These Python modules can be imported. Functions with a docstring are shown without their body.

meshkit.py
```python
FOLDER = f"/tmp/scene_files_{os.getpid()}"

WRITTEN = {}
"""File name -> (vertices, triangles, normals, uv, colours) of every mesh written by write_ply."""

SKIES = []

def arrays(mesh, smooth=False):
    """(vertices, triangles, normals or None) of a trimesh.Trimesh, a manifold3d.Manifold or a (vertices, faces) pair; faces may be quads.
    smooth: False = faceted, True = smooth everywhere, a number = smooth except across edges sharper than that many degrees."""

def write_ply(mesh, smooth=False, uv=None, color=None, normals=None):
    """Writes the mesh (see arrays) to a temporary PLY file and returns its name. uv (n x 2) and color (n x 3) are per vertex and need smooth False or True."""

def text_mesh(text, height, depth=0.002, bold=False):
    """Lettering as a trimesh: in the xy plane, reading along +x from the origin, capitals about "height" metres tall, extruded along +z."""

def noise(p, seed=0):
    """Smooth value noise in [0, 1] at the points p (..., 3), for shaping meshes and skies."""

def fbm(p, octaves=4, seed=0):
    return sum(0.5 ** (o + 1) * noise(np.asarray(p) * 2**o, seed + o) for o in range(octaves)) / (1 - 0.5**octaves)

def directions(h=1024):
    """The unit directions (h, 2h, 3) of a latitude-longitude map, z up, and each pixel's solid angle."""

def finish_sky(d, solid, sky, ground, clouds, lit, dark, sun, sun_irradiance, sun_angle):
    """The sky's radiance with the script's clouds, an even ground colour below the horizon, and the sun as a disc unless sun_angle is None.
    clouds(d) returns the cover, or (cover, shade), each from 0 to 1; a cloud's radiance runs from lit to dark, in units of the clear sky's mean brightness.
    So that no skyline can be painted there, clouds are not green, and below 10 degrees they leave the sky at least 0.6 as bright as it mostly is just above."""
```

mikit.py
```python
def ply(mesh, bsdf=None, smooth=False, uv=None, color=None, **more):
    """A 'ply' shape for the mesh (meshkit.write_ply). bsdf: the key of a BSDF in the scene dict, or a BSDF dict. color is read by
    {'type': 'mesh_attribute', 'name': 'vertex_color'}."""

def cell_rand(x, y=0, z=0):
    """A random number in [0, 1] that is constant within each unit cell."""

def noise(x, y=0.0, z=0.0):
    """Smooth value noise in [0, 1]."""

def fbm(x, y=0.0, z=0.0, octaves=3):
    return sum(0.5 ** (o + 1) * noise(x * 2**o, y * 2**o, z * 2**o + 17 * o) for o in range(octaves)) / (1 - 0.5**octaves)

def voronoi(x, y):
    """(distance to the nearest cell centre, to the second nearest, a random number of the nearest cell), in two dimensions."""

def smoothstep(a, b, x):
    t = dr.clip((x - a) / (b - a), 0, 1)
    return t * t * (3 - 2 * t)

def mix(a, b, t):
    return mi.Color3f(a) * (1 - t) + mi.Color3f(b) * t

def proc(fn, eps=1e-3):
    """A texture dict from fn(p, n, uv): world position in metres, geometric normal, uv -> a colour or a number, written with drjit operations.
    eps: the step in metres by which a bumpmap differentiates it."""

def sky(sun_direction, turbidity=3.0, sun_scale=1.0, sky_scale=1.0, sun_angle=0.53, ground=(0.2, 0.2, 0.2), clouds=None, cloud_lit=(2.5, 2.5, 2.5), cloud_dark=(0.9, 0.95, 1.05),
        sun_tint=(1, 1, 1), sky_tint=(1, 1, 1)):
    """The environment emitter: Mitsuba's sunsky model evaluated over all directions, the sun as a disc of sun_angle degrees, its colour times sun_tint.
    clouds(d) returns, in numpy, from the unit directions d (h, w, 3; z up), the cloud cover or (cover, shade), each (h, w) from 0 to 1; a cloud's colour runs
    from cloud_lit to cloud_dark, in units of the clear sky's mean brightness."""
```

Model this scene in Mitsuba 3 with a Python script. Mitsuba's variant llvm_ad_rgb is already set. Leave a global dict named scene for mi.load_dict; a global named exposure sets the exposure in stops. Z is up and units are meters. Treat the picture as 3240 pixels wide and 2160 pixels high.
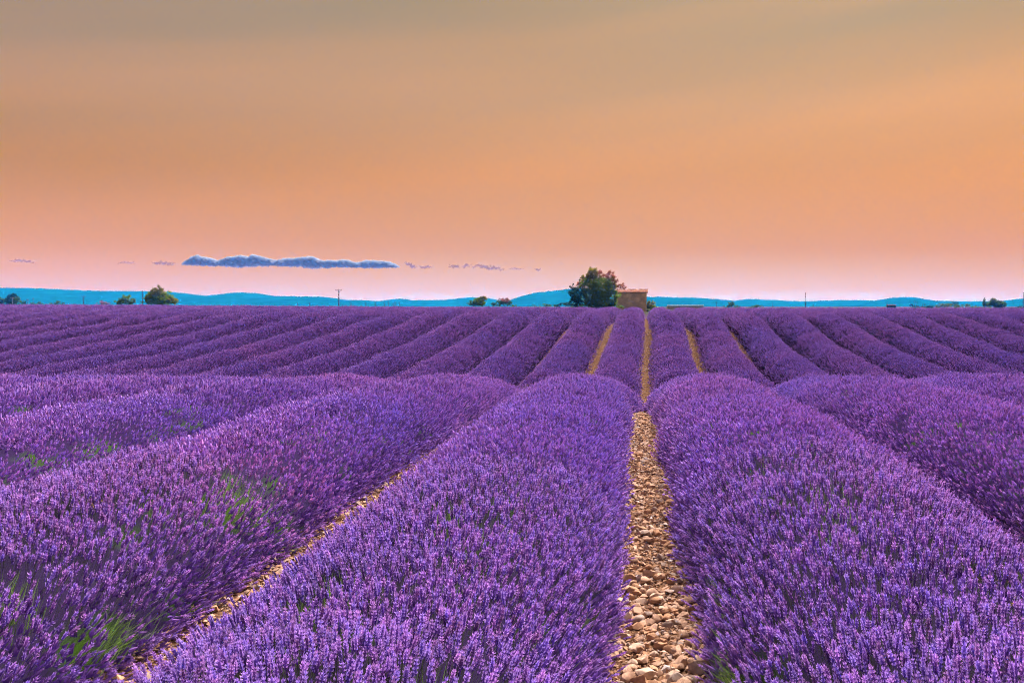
import math
import numpy as np
import trimesh
import drjit as dr
import mitsuba as mi
import mikit
import meshkit
from scipy.interpolate import PchipInterpolator
from scipy.spatial import ConvexHull

T = mi.ScalarTransform4f
rng = np.random.default_rng(20240711)
scene, labels = {}, {}

# ------------------------------------------------------------------ camera, sky, exposure
EYE = 1.35                                   # eye height above the furrow; z = 0 is the soil at the camera
HFOV = 54.0
scene['camera'] = {
    'type': 'perspective', 'fov': HFOV, 'fov_axis': 'x', 'near_clip': 0.05, 'far_clip': 40000.0,
    'principal_point_offset_x': -0.1314, 'principal_point_offset_y': 0.0517,
    'to_world': T().look_at(origin=[0, 0, EYE], target=[0, 100, EYE], up=[0, 0, 1]),
    'medium': {'type': 'ref', 'id': 'air'},
}
exposure = 2.474

SKY_AZ = [-180.0, -110.0, -32.8, -7.6, 20.6, 60.0, 120.0, 180.0]
SKY_EL = [-2.0, 1.1, 2.0, 3.2, 7.3, 11.4, 15.7, 25.0, 45.0, 90.0]
COVER = np.array([
    [.81, .81, .815, .835, .902, .90, .85, .81],
    [.81, .81, .815, .835, .902, .90, .85, .81],
    [.89, .89, .890, .875, .932, .93, .90, .89],
    [.935, .935, .940, .945, .972, .97, .945, .935],
    [.955, .955, .958, .949, .965, .965, .96, .955],
    [.88, .88, .880, .915, .936, .93, .90, .88],
    [.845, .845, .853, .908, .926, .91, .87, .845],
    [.82, .83, .86, .90, .905, .89, .85, .82],
    [.74, .76, .83, .86, .86, .84, .78, .74],
    [.58, .58, .58, .58, .58, .58, .58, .58]])
SHADE = np.array([
    [.01, .00, .000, .089, .119, .11, .05, .01],
    [.01, .00, .000, .089, .119, .11, .05, .01],
    [.07, .06, .065, .160, .171, .17, .11, .07],
    [.18, .17, .175, .217, .185, .18, .18, .18],
    [.42, .42, .417, .224, .180, .17, .32, .40],
    [.56, .57, .565, .385, .255, .23, .40, .53],
    [.69, .70, .702, .627, .522, .50, .60, .68],
    [.69, .70, .70, .67, .61, .61, .65, .68],
    [.66, .66, .66, .65, .64, .64, .65, .66],
    [.64, .64, .64, .64, .64, .64, .64, .64]])


def veil(d):
    """The thin dusk veil: orange low down and to the right, grey higher up, with faint drawn-out streaks."""
    el = np.degrees(np.arcsin(np.clip(d[..., 2], -1, 1)))
    az = np.degrees(np.arctan2(d[..., 0], d[..., 1]))
    from scipy.interpolate import RegularGridInterpolator
    q = np.stack([np.clip(el, -2, 90), az], -1)
    c = RegularGridInterpolator((SKY_EL, SKY_AZ), COVER)(q)
    s = RegularGridInterpolator((SKY_EL, SKY_AZ), SHADE)(q)
    w = np.clip((el - 3) / 6, 0, 1)
    p = np.stack([d[..., 0] * 2.2, d[..., 1] * 2.2, d[..., 2] * 26 - d[..., 0] * 4.0], -1)
    p2 = np.stack([d[..., 0] * 5.0, d[..., 1] * 5.0, d[..., 2] * 70 - d[..., 0] * 9.0], -1)
    s = s + w * (0.24 * (meshkit.fbm(p, 4, 3) - .5) + 0.10 * (meshkit.fbm(p2, 3, 8) - .5))
    return c, s


def direction(el, az):
    e, a = math.radians(el), math.radians(az)
    return [math.sin(a) * math.cos(e), math.cos(a) * math.cos(e), math.sin(e)]


scene['sky'] = mikit.sky(direction(42, 16), turbidity=8, sun_scale=3.7, sun_angle=46, sun_tint=(0.93, 0.93, 1.18),
                         ground=(0.16, 0.11, 0.2), clouds=veil, cloud_lit=(1.591, 0.544, 0.004), cloud_dark=(0.162, 0.175, 0.0),
                         sky_tint=(0.44, 0.74, 0.90))
labels['sky'] = {'kind': 'structure'}

# ------------------------------------------------------------------ the air
scene['air'] = {'type': 'homogeneous', 'albedo': {'type': 'rgb', 'value': [0.9, 0.95, 0.98]},
                'sigma_t': {'type': 'rgb', 'value': [0.000002, 0.00007, 0.00025]}}
scene['haze'] = {'type': 'cube', 'to_world': T().translate([0, 0, 28.4]).scale([6400, 6400, 30.8]),
                 'bsdf': {'type': 'null'}, 'interior': {'type': 'ref', 'id': 'air'}}
labels['haze'] = {'label': 'blue evening air fading the far hills', 'kind': 'stuff'}


# ------------------------------------------------------------------ helpers
def rgb(c):
    return {'type': 'rgb', 'value': [float(x) for x in c]}


def matte(name, color):
    scene[name] = {'type': 'twosided', 'bsdf': {'type': 'diffuse', 'reflectance': color if isinstance(color, dict) else rgb(color)}}


def numbered(name):
    if not any(k == name or k.startswith(name + '__') for k in list(scene) + list(labels)):
        return name
    n = 1
    while any(k == f'{name}_{n:03d}' or k.startswith(f'{name}_{n:03d}__') for k in list(scene) + list(labels)):
        n += 1
    return f'{name}_{n:03d}'


def thing(name, label=None, category=None, group=None, kind=None):
    key = numbered(name)
    labels[key] = {k: v for k, v in (('label', label), ('category', category), ('group', group), ('kind', kind)) if v}
    return key


def part(owner, name, mesh, bsdf, kind=None, label=None, **more):
    key = numbered(f'{owner}__{name}')
    scene[key] = mikit.ply(mesh, bsdf, **more)
    if kind or label:
        labels[key] = {k: v for k, v in (('kind', kind), ('label', label)) if v}
    return key


def join(meshes):
    vs, fs, n = [], [], 0
    for v, f in meshes:
        vs.append(np.asarray(v, float)); fs.append(np.asarray(f, int) + n); n += len(v)
    return np.vstack(vs), np.vstack(fs)


def tri(m):
    return np.array(m.vertices), np.array(m.faces)


def box(lo, hi):
    lo, hi = np.asarray(lo, float), np.asarray(hi, float)
    return tri(trimesh.creation.box(hi - lo, trimesh.transformations.translation_matrix((lo + hi) / 2)))


def tube(p, r, sides=6):
    """A capped tapered tube through the points p."""
    p = np.asarray(p, float); r = np.broadcast_to(r, (len(p),))
    t = np.gradient(p, axis=0); t /= np.linalg.norm(t, axis=1, keepdims=True) + 1e-12
    ref = np.array([1.0, 0.0, 0.0]) if abs(t[0, 0]) < 0.9 else np.array([0, 0, 1.0])
    a = np.cross(t, ref); a /= np.linalg.norm(a, axis=1, keepdims=True) + 1e-12
    b = np.cross(t, a)
    an = np.arange(sides) * 2 * np.pi / sides
    v = p[:, None] + r[:, None, None] * (np.cos(an)[None, :, None] * a[:, None] + np.sin(an)[None, :, None] * b[:, None])
    v = np.vstack([v.reshape(-1, 3), p[:1], p[-1:]])
    f = []
    for i in range(len(p) - 1):
        for j in range(sides):
            k = (j + 1) % sides
            f += [[i * sides + j, i * sides + k, (i + 1) * sides + k], [i * sides + j, (i + 1) * sides + k, (i + 1) * sides + j]]
    n = len(p) * sides
    for j in range(sides):
        k = (j + 1) % sides
        f += [[n, k, j], [n + 1, n - sides + j, n - sides + k]]
    return v, np.array(f)


F = 3180.0                                   # pixels of the photograph per unit of slope


def at(px, py, dist):
    """The point at this distance along the rows that stands at a pixel of the photograph (used to measure sizes and sites)."""
    return np.array([(px - 2046.0) / F * dist, dist, EYE + (968.5 - py) / F * dist])


# ------------------------------------------------------------------ the ground
_prof = PchipInterpolator(
    [-40, -10, 0, 4, 8, 11, 13.5, 15.5, 18, 21, 24.5, 28, 31, 34, 40, 46, 52, 60, 71, 80, 90, 110, 150, 9000],
    np.array([-1.5, -1.37, -1.35, -1.34, -1.32, -1.36, -1.48, -1.62, -1.97, -2.32, -2.52, -2.53, -2.43, -2.26, -1.74, -1.23, -1.12, -1.08, -1.05, -1.07, -1.08, -1.05, -1.0, -.98]) + EYE)


def sstep(a, b, x):
    t = np.clip((x - a) / (b - a), 0, 1)
    return t * t * (3 - 2 * t)


def ground_z(x, y):
    x, y = np.asarray(x, float), np.asarray(y, float)
    z = _prof(np.clip(y, -40, 9000))
    z = z + sstep(28, 70, y) * (1 - sstep(95, 150, y)) * 0.0057 * np.clip(-x, 0, 85)
    z = z + 0.03 * sstep(16, 30, y) * (1 - sstep(85, 120, y)) * (meshkit.noise(np.stack([x * .11, y * .07, 0 * x], -1), 5) - .5) * 2
    return z


SPACING = 1.8


def wobble(y):
    """The rows are not quite straight."""
    return 0.035 * np.sin(np.asarray(y) * 0.31 + 0.6) + 0.03 * np.sin(np.asarray(y) * 0.13 + 2.0)


def axis(fine, step, far, grow=1.22):
    a = list(np.arange(0, fine + 1e-6, step)); s = step
    while a[-1] < far:
        s *= grow
        a.append(a[-1] + s)
    return np.array(a)


gx = axis(50, 0.9, 6000); gx = np.concatenate([-gx[:0:-1], gx])
gy = np.concatenate([[-6000, -2500, -1000, -400, -150, -60, -30, -20, -10, -5], axis(95, 0.7, 6100)])
GX, GY = np.meshgrid(gx, gy, indexing='ij')
GV = np.stack([GX, GY, ground_z(GX, GY)], -1).reshape(-1, 3)
ii, jj = np.meshgrid(np.arange(len(gx) - 1), np.arange(len(gy) - 1), indexing='ij')
q = np.stack([ii * len(gy) + jj, (ii + 1) * len(gy) + jj, (ii + 1) * len(gy) + jj + 1, ii * len(gy) + jj + 1], -1).reshape(-1, 4)


def soil_color(p, n, uv):
    cl = mikit.fbm(p.x * 23, p.y * 23, 1.0, octaves=4)
    d1, d2, r = mikit.voronoi(p.x * 21, p.y * 21)
    near = mikit.mix((0.085, 0.048, 0.028), (0.20, 0.125, 0.075), mikit.smoothstep(0.3, 0.72, 0.5 * cl + 0.5 * r))
    near = near * (0.55 + 0.45 * mikit.smoothstep(0.02, 0.2, d2 - d1))
    big = mikit.fbm(p.x * 0.012, p.y * 0.004, 4.0, octaves=3)
    far = mikit.mix((0.05, 0.06, 0.03), (0.085, 0.045, 0.12), mikit.smoothstep(0.38, 0.55, big))
    return mikit.mix(near, far, mikit.smoothstep(80, 90, p.y))


scene['soil_bsdf'] = {'type': 'twosided', 'bsdf': {'type': 'bumpmap', 'scale': 0.03,
                      'arbitrary': mikit.proc(lambda p, n, uv: mikit.fbm(p.x * 30, p.y * 30, 0.0, octaves=3), eps=0.004),
                      'bsdf': {'type': 'diffuse', 'reflectance': mikit.proc(soil_color)}}}
scene['field_soil__earth'] = mikit.ply((GV, q), 'soil_bsdf', smooth=True)
labels['field_soil'] = {'label': 'dry stony orange brown soil running between the lavender rows', 'kind': 'structure'}

# ------------------------------------------------------------------ stones in the furrows
stone_cols = {'stone_tan': (0.52, 0.365, 0.26), 'stone_ochre': (0.48, 0.30, 0.185), 'stone_grey': (0.40, 0.33, 0.28), 'stone_pale': (0.60, 0.47, 0.36), 'stone_white': (0.66, 0.62, 0.60)}
for k, c in stone_cols.items():
    c = np.array(c)

    def fn(p, n, uv, c=c):
        w = mikit.fbm(p.x * 60, p.y * 60, p.z * 60, octaves=3)
        return mi.Color3f(*[float(x) for x in c]) * (0.36 + 0.56 * w)
    matte(k + '_bsdf', mikit.proc(fn))
stone_names = [k + '_bsdf' for k in stone_cols]


def stone_shape(seed, n=15):
    r = np.random.default_rng(seed)
    p = r.normal(size=(n, 3)); p /= np.linalg.norm(p, axis=1, keepdims=True)
    p *= r.uniform(0.86, 1.05, (n, 1))
    h = ConvexHull(p)
    m = trimesh.Trimesh(p, h.simplices, process=True); m.fix_normals()
    return tri(m)


stones = [stone_shape(100 + k, 22) for k in range(9)]
pebbles = [stone_shape(150 + k, 9) for k in range(6)]
cand = []
for cx, half, y0, y1, dens in ((0.0, 0.40, 2.0, 14.5, 2600), (-1.8, 0.38, 2.6, 10.5, 1600), (1.8, 0.3, 4.0, 9.0, 250), (-1.8, .35, 27, 47, 60), (0, .3, 26, 50, 60), (1.8, .35, 27, 48, 60)):
    n = int(2 * half * (y1 - y0) * dens)
    y = y0 + (y1 - y0) * rng.random(n) ** (1.35 if y1 < 20 else 1)
    x = cx + wobble(y) + half * np.clip(rng.normal(0, 0.55, n), -1, 1)
    s = np.exp(rng.normal(math.log(0.0085 if y1 < 20 else 0.022), 0.52, n)); s = np.clip(s, 0.0045, 0.037)
    cand.append(np.stack([x, y, s], -1))
cand = np.vstack(cand)
shown = cand[:, 2] / cand[:, 1]
shown[(np.abs(cand[:, 0] - wobble(cand[:, 1])) > 0.27) | (cand[:, 1] < 3.45)] *= 0.3
order = np.argsort(-shown)
single, rest = order[:300], order[300:]


def rot_scale(s):
    R = trimesh.transformations.random_rotation_matrix(rng.random(3))[:3, :3]
    Rz = trimesh.transformations.rotation_matrix(rng.uniform(0, 6.3), [0, 0, 1])[:3, :3]
    S = np.diag([s * rng.uniform(1.0, 1.5), s * rng.uniform(.8, 1.1), s * rng.uniform(.55, .85)])
    return Rz @ S @ R


stone_plies = {(k, b): mikit.ply(stones[k], b, smooth=42) for k in range(9) for b in stone_names}
for i in single:
    x, y, s = cand[i]
    M = np.eye(4); M[:3, :3] = rot_scale(s)
    M[:3, 3] = [x, y, float(ground_z(x, y)) + s * 0.42]
    b = stone_names[rng.choice(5, p=[.42, .27, .14, .14, .03])]
    key = numbered('field_soil__stone') if 'field_soil__stone' not in scene else None
    n_done = sum(1 for _ in ()) if key else 0
    scene[key or 'field_soil__stone_%03d' % (1 + len([1 for k2 in scene if k2.startswith('field_soil__stone_')]))] = {**stone_plies[(int(rng.integers(9)), b)], 'to_world': T(M.tolist())}
buckets = {b: [] for b in stone_names}
for i in rest:
    x, y, s = cand[i]
    v, f = pebbles[int(rng.integers(6))]
    b = stone_names[rng.choice(5, p=[.42, .28, .15, .13, .02])]
    buckets[b].append((v @ rot_scale(s).T + [x, y, float(_prof(y)) + s * 0.3], f))
for n, (b, ms) in enumerate(buckets.items()):
    scene['field_soil__gravel__%03d' % (n + 1)] = mikit.ply(join(ms), b, smooth=48)
labels['field_soil__gravel'] = {'kind': 'stuff'}

# ------------------------------------------------------------------ lavender
scene['spike_bsdf'] = {'type': 'principledthin', 'base_color': {'type': 'mesh_attribute', 'name': 'vertex_color'}, 'roughness': 0.75, 'diff_trans': 0.55, 'eta': 1.3}
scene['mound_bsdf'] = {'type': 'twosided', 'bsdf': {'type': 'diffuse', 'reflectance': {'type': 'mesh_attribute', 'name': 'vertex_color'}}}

CALYX = np.array([0.085, 0.042, 0.26])
PETAL = np.array([0.47, 0.295, 0.77])
STEM = np.array([0.14, 0.26, 0.06])


def spike_a(seed):
    """A flower head of unit length and radius with whorls of florets, on a thin stem (which reaches down to z = -2.2)."""
    r = np.random.default_rng(seed)
    v, f, c = [], [], []

    def add(pts, faces, col):
        n = len(v); v.extend(pts); f.extend([[a + n for a in t] for t in faces]); c.extend(col)
    for z, rad in ((0.02, .75), (.30, 1.0), (.55, 1.0), (.78, .75)):
        off = r.uniform(0, 6.3)
        for k in range(5):
            a = off + k * 2 * np.pi / 5 + r.normal(0, .15)
            ca, sa = np.cos(a), np.sin(a); ta = np.array([-sa, ca, 0])
            w = .42 * rad; ro = rad * r.uniform(.8, 1.15)
            base = np.array([ca * .25, sa * .25, z])
            mid = np.array([ca * ro * .72, sa * ro * .72, z + .05])
            tip = np.array([ca * ro, sa * ro, z + .17])
            add([base, mid - ta * w, tip, mid + ta * w], [[0, 1, 2], [0, 2, 3]], [0.3, 0.8, 1.2, 0.8])
    ring = lambda z, rad: [[rad * np.cos(t), rad * np.sin(t), z] for t in (0, 2.094, 4.189)]
    add(ring(-.08, .3) + ring(.55, .5) + [[0, 0, 1.08]], [[0, 1, 4], [0, 4, 3], [1, 2, 5], [1, 5, 4], [2, 0, 3], [2, 3, 5], [3, 4, 6], [4, 5, 6], [5, 3, 6]], [0.15, .15, .15, .5, .5, .5, 1.1])
    add([[-.1, 0, 0], [.1, 0, 0], [-.16, 0, -4.2], [.16, 0, -4.2]], [[0, 2, 1], [1, 2, 3]], [-1] * 4)
    return np.array(v, float), np.array(f), np.array(c)


def spike_b(seed):
    r = np.random.default_rng(seed)
    v, f, c = [], [], []

    def add(pts, faces, col):
        n = len(v); v.extend(pts); f.extend([[a + n for a in t] for t in faces]); c.extend(col)
    for z, rad in ((0.05, .8), (.36, 1.1), (.66, .9)):
        off = r.uniform(0, 6.3)
        for k in range(4):
            a = off + k * np.pi / 2
            ca, sa = np.cos(a), np.sin(a); ta = np.array([-sa, ca, 0]); ro = rad * r.uniform(.8, 1.2)
            add([np.array([ca * .3, sa * .3, z]) - ta * .5 * rad, np.array([ca * .3, sa * .3, z]) + ta * .5 * rad, [ca * ro, sa * ro, z + .2]], [[0, 1, 2]], [0.55, 0.55, 1.2])
    ring = lambda z, rad: [[rad * np.cos(t), rad * np.sin(t), z] for t in (0, 2.094, 4.189)]
    add(ring(-.05, .35) + ring(.5, .6) + [[0, 0, 1.08]], [[0, 1, 4], [0, 4, 3], [1, 2, 5], [1, 5, 4], [2, 0, 3], [2, 3, 5], [3, 4, 6], [4, 5, 6], [5, 3, 6]], [0.15, .15, .15, .55, .55, .55, 1.1])
    add([[-.14, 0, 0], [.14, 0, 0], [.05, 0, -4.0]], [[0, 2, 1]], [-1] * 3)
    return np.array(v, float), np.array(f), np.array(c)


def spike_c(seed):
    r = np.random.default_rng(seed)
    ring = lambda z, rad, o: [[rad * np.cos(t + o), rad * np.sin(t + o), z] for t in (0, 2.094, 4.189)]
    v = [[0, 0, -.1]] + ring(.2, .9, 0) + [[0, 0, .55]] + ring(.62, 1.0, .9) + [[0, 0, 1.1]]
    f = [[1, 2, 4], [2, 3, 4], [3, 1, 4], [4, 6, 5], [4, 7, 6], [4, 5, 7], [5, 6, 8], [6, 7, 8], [7, 5, 8]]
    c = [0.0, .45, .45, .45, .2, .75, .75, .75, 1.15]
    v = np.array(v) * r.uniform(.85, 1.15, (9, 1))
    return v, np.array(f), np.array(c)


def spike_d(seed):
    r = np.random.default_rng(seed)
    v = [[np.cos(t), np.sin(t), .25 + r.uniform(-.2, .2)] for t in (0, 2.094, 4.189)] + [[0, 0, 1.05]]
    return np.array(v), np.array([[0, 1, 3], [1, 2, 3], [2, 0, 3]]), np.array([.1, .1, .1, .95])


def spike_e(seed):
    v, f, c = spike_d(seed)
    return v, f, np.array([.3, .3, .3, 1.15])


TEMPL = {k: [fn(s) for s in range(4)] for k, fn in zip('abcde', (spike_a, spike_b, spike_c, spike_d, spike_e))}


ROW = {-1: (0.035, 0.73, 0.45), 0: (0.0, 0.785, 0.49), -2: (0.01, .785, .47), 1: (0.0, .78, .50), 2: (0.0, .78, .50)}   # sideways shift, half width, height


def row_surface(i, y, th):
    """A point on the outer surface of row i, its outward normal, and the soil height there."""
    cx = (i + 0.5) * SPACING + wobble(y)
    p = np.stack([y * 0 + i * 7.3, y * 1.25, th * 0.9], -1)
    off, w0, h0 = ROW.get(i, (0.0, 0.77, 0.46))
    cx = cx + off
    far = sstep(20, 32, y)
    h0 = h0 + (0.48 - h0) * sstep(8.5, 13, y) + 0.36 * far
    w0 = w0 + ((0.74 if i == -1 else 0.785) - w0) * far
    ex = .98 - .04 * far
    w0 = w0 + 0.10 * sstep(13.5, 15.5, y) * (1 - sstep(19, 23, y)) * (abs(i + .5) < 1)
    w = w0 * (1 + 0.10 * (meshkit.noise(np.stack([y * .9, y * 0 + i * 3.1, y * 0], -1), 1) - .5) + 0.14 * (meshkit.fbm(p * [1, 1.6, 1.4], 3, 2) - .5))
    h = h0 * (1 + 0.12 * (meshkit.noise(np.stack([y * .8, y * 0 + i * 5.7, y * 0], -1), 3) - .5) + 0.22 * (meshkit.fbm(p * [1, 1.6, 1.2], 3, 4) - .5))
    c, s = np.cos(th), np.sin(th)
    x = cx + w * np.sign(c) * np.abs(c) ** ex
    zg = ground_z(cx, y)
    z = zg + 0.05 + h * np.sign(s) * np.abs(s) ** (ex + .06)
    n = np.stack([c / w, 0 * c, s / h], -1); n /= np.linalg.norm(n, axis=1, keepdims=True)
    return np.stack([x, y, z], -1), n


def in_view(p, margin):
    return (p[:, 0] > -0.6434 * (p[:, 1] + 0.3) - margin) & (p[:, 0] < 0.3757 * (p[:, 1] + 0.3) + margin)


#        y0    y1   per m2  template  head length, radius  cull margin
COUNT = {}
GAP = {-2: 0.64, -3: 0.63, -4: 0.635}          # how readily the wind opens each row


def gap_noise(P):
    return meshkit.fbm(np.stack([P[:, 0] * 4.8, P[:, 1] * 3.2, P[:, 2] * 4.8], -1), 3, 11)


ZONES = [(1.4, 2.8, 2400, 'a', 0.038, 0.0074, 0.8),
         (2.8, 5.6, 2250, 'b', 0.038, 0.0075, 0.8),
         (5.6, 9.5, 1900, 'c', 0.041, 0.0082, 0.9),
         (9.5, 17.5, 1350, 'e', 0.054, 0.0108, 1.1),
         (17.5, 26.5, 160, 'd', 0.085, 0.024, 1.0),
         (26.5, 38.0, 470, 'd', 0.070, 0.017, 1.2),
         (38.0, 54.0, 255, 'd', 0.085, 0.022, 1.5),
         (54.0, 84.0, 110, 'd', 0.110, 0.034, 2.0)]
ARC = 1.85


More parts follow.
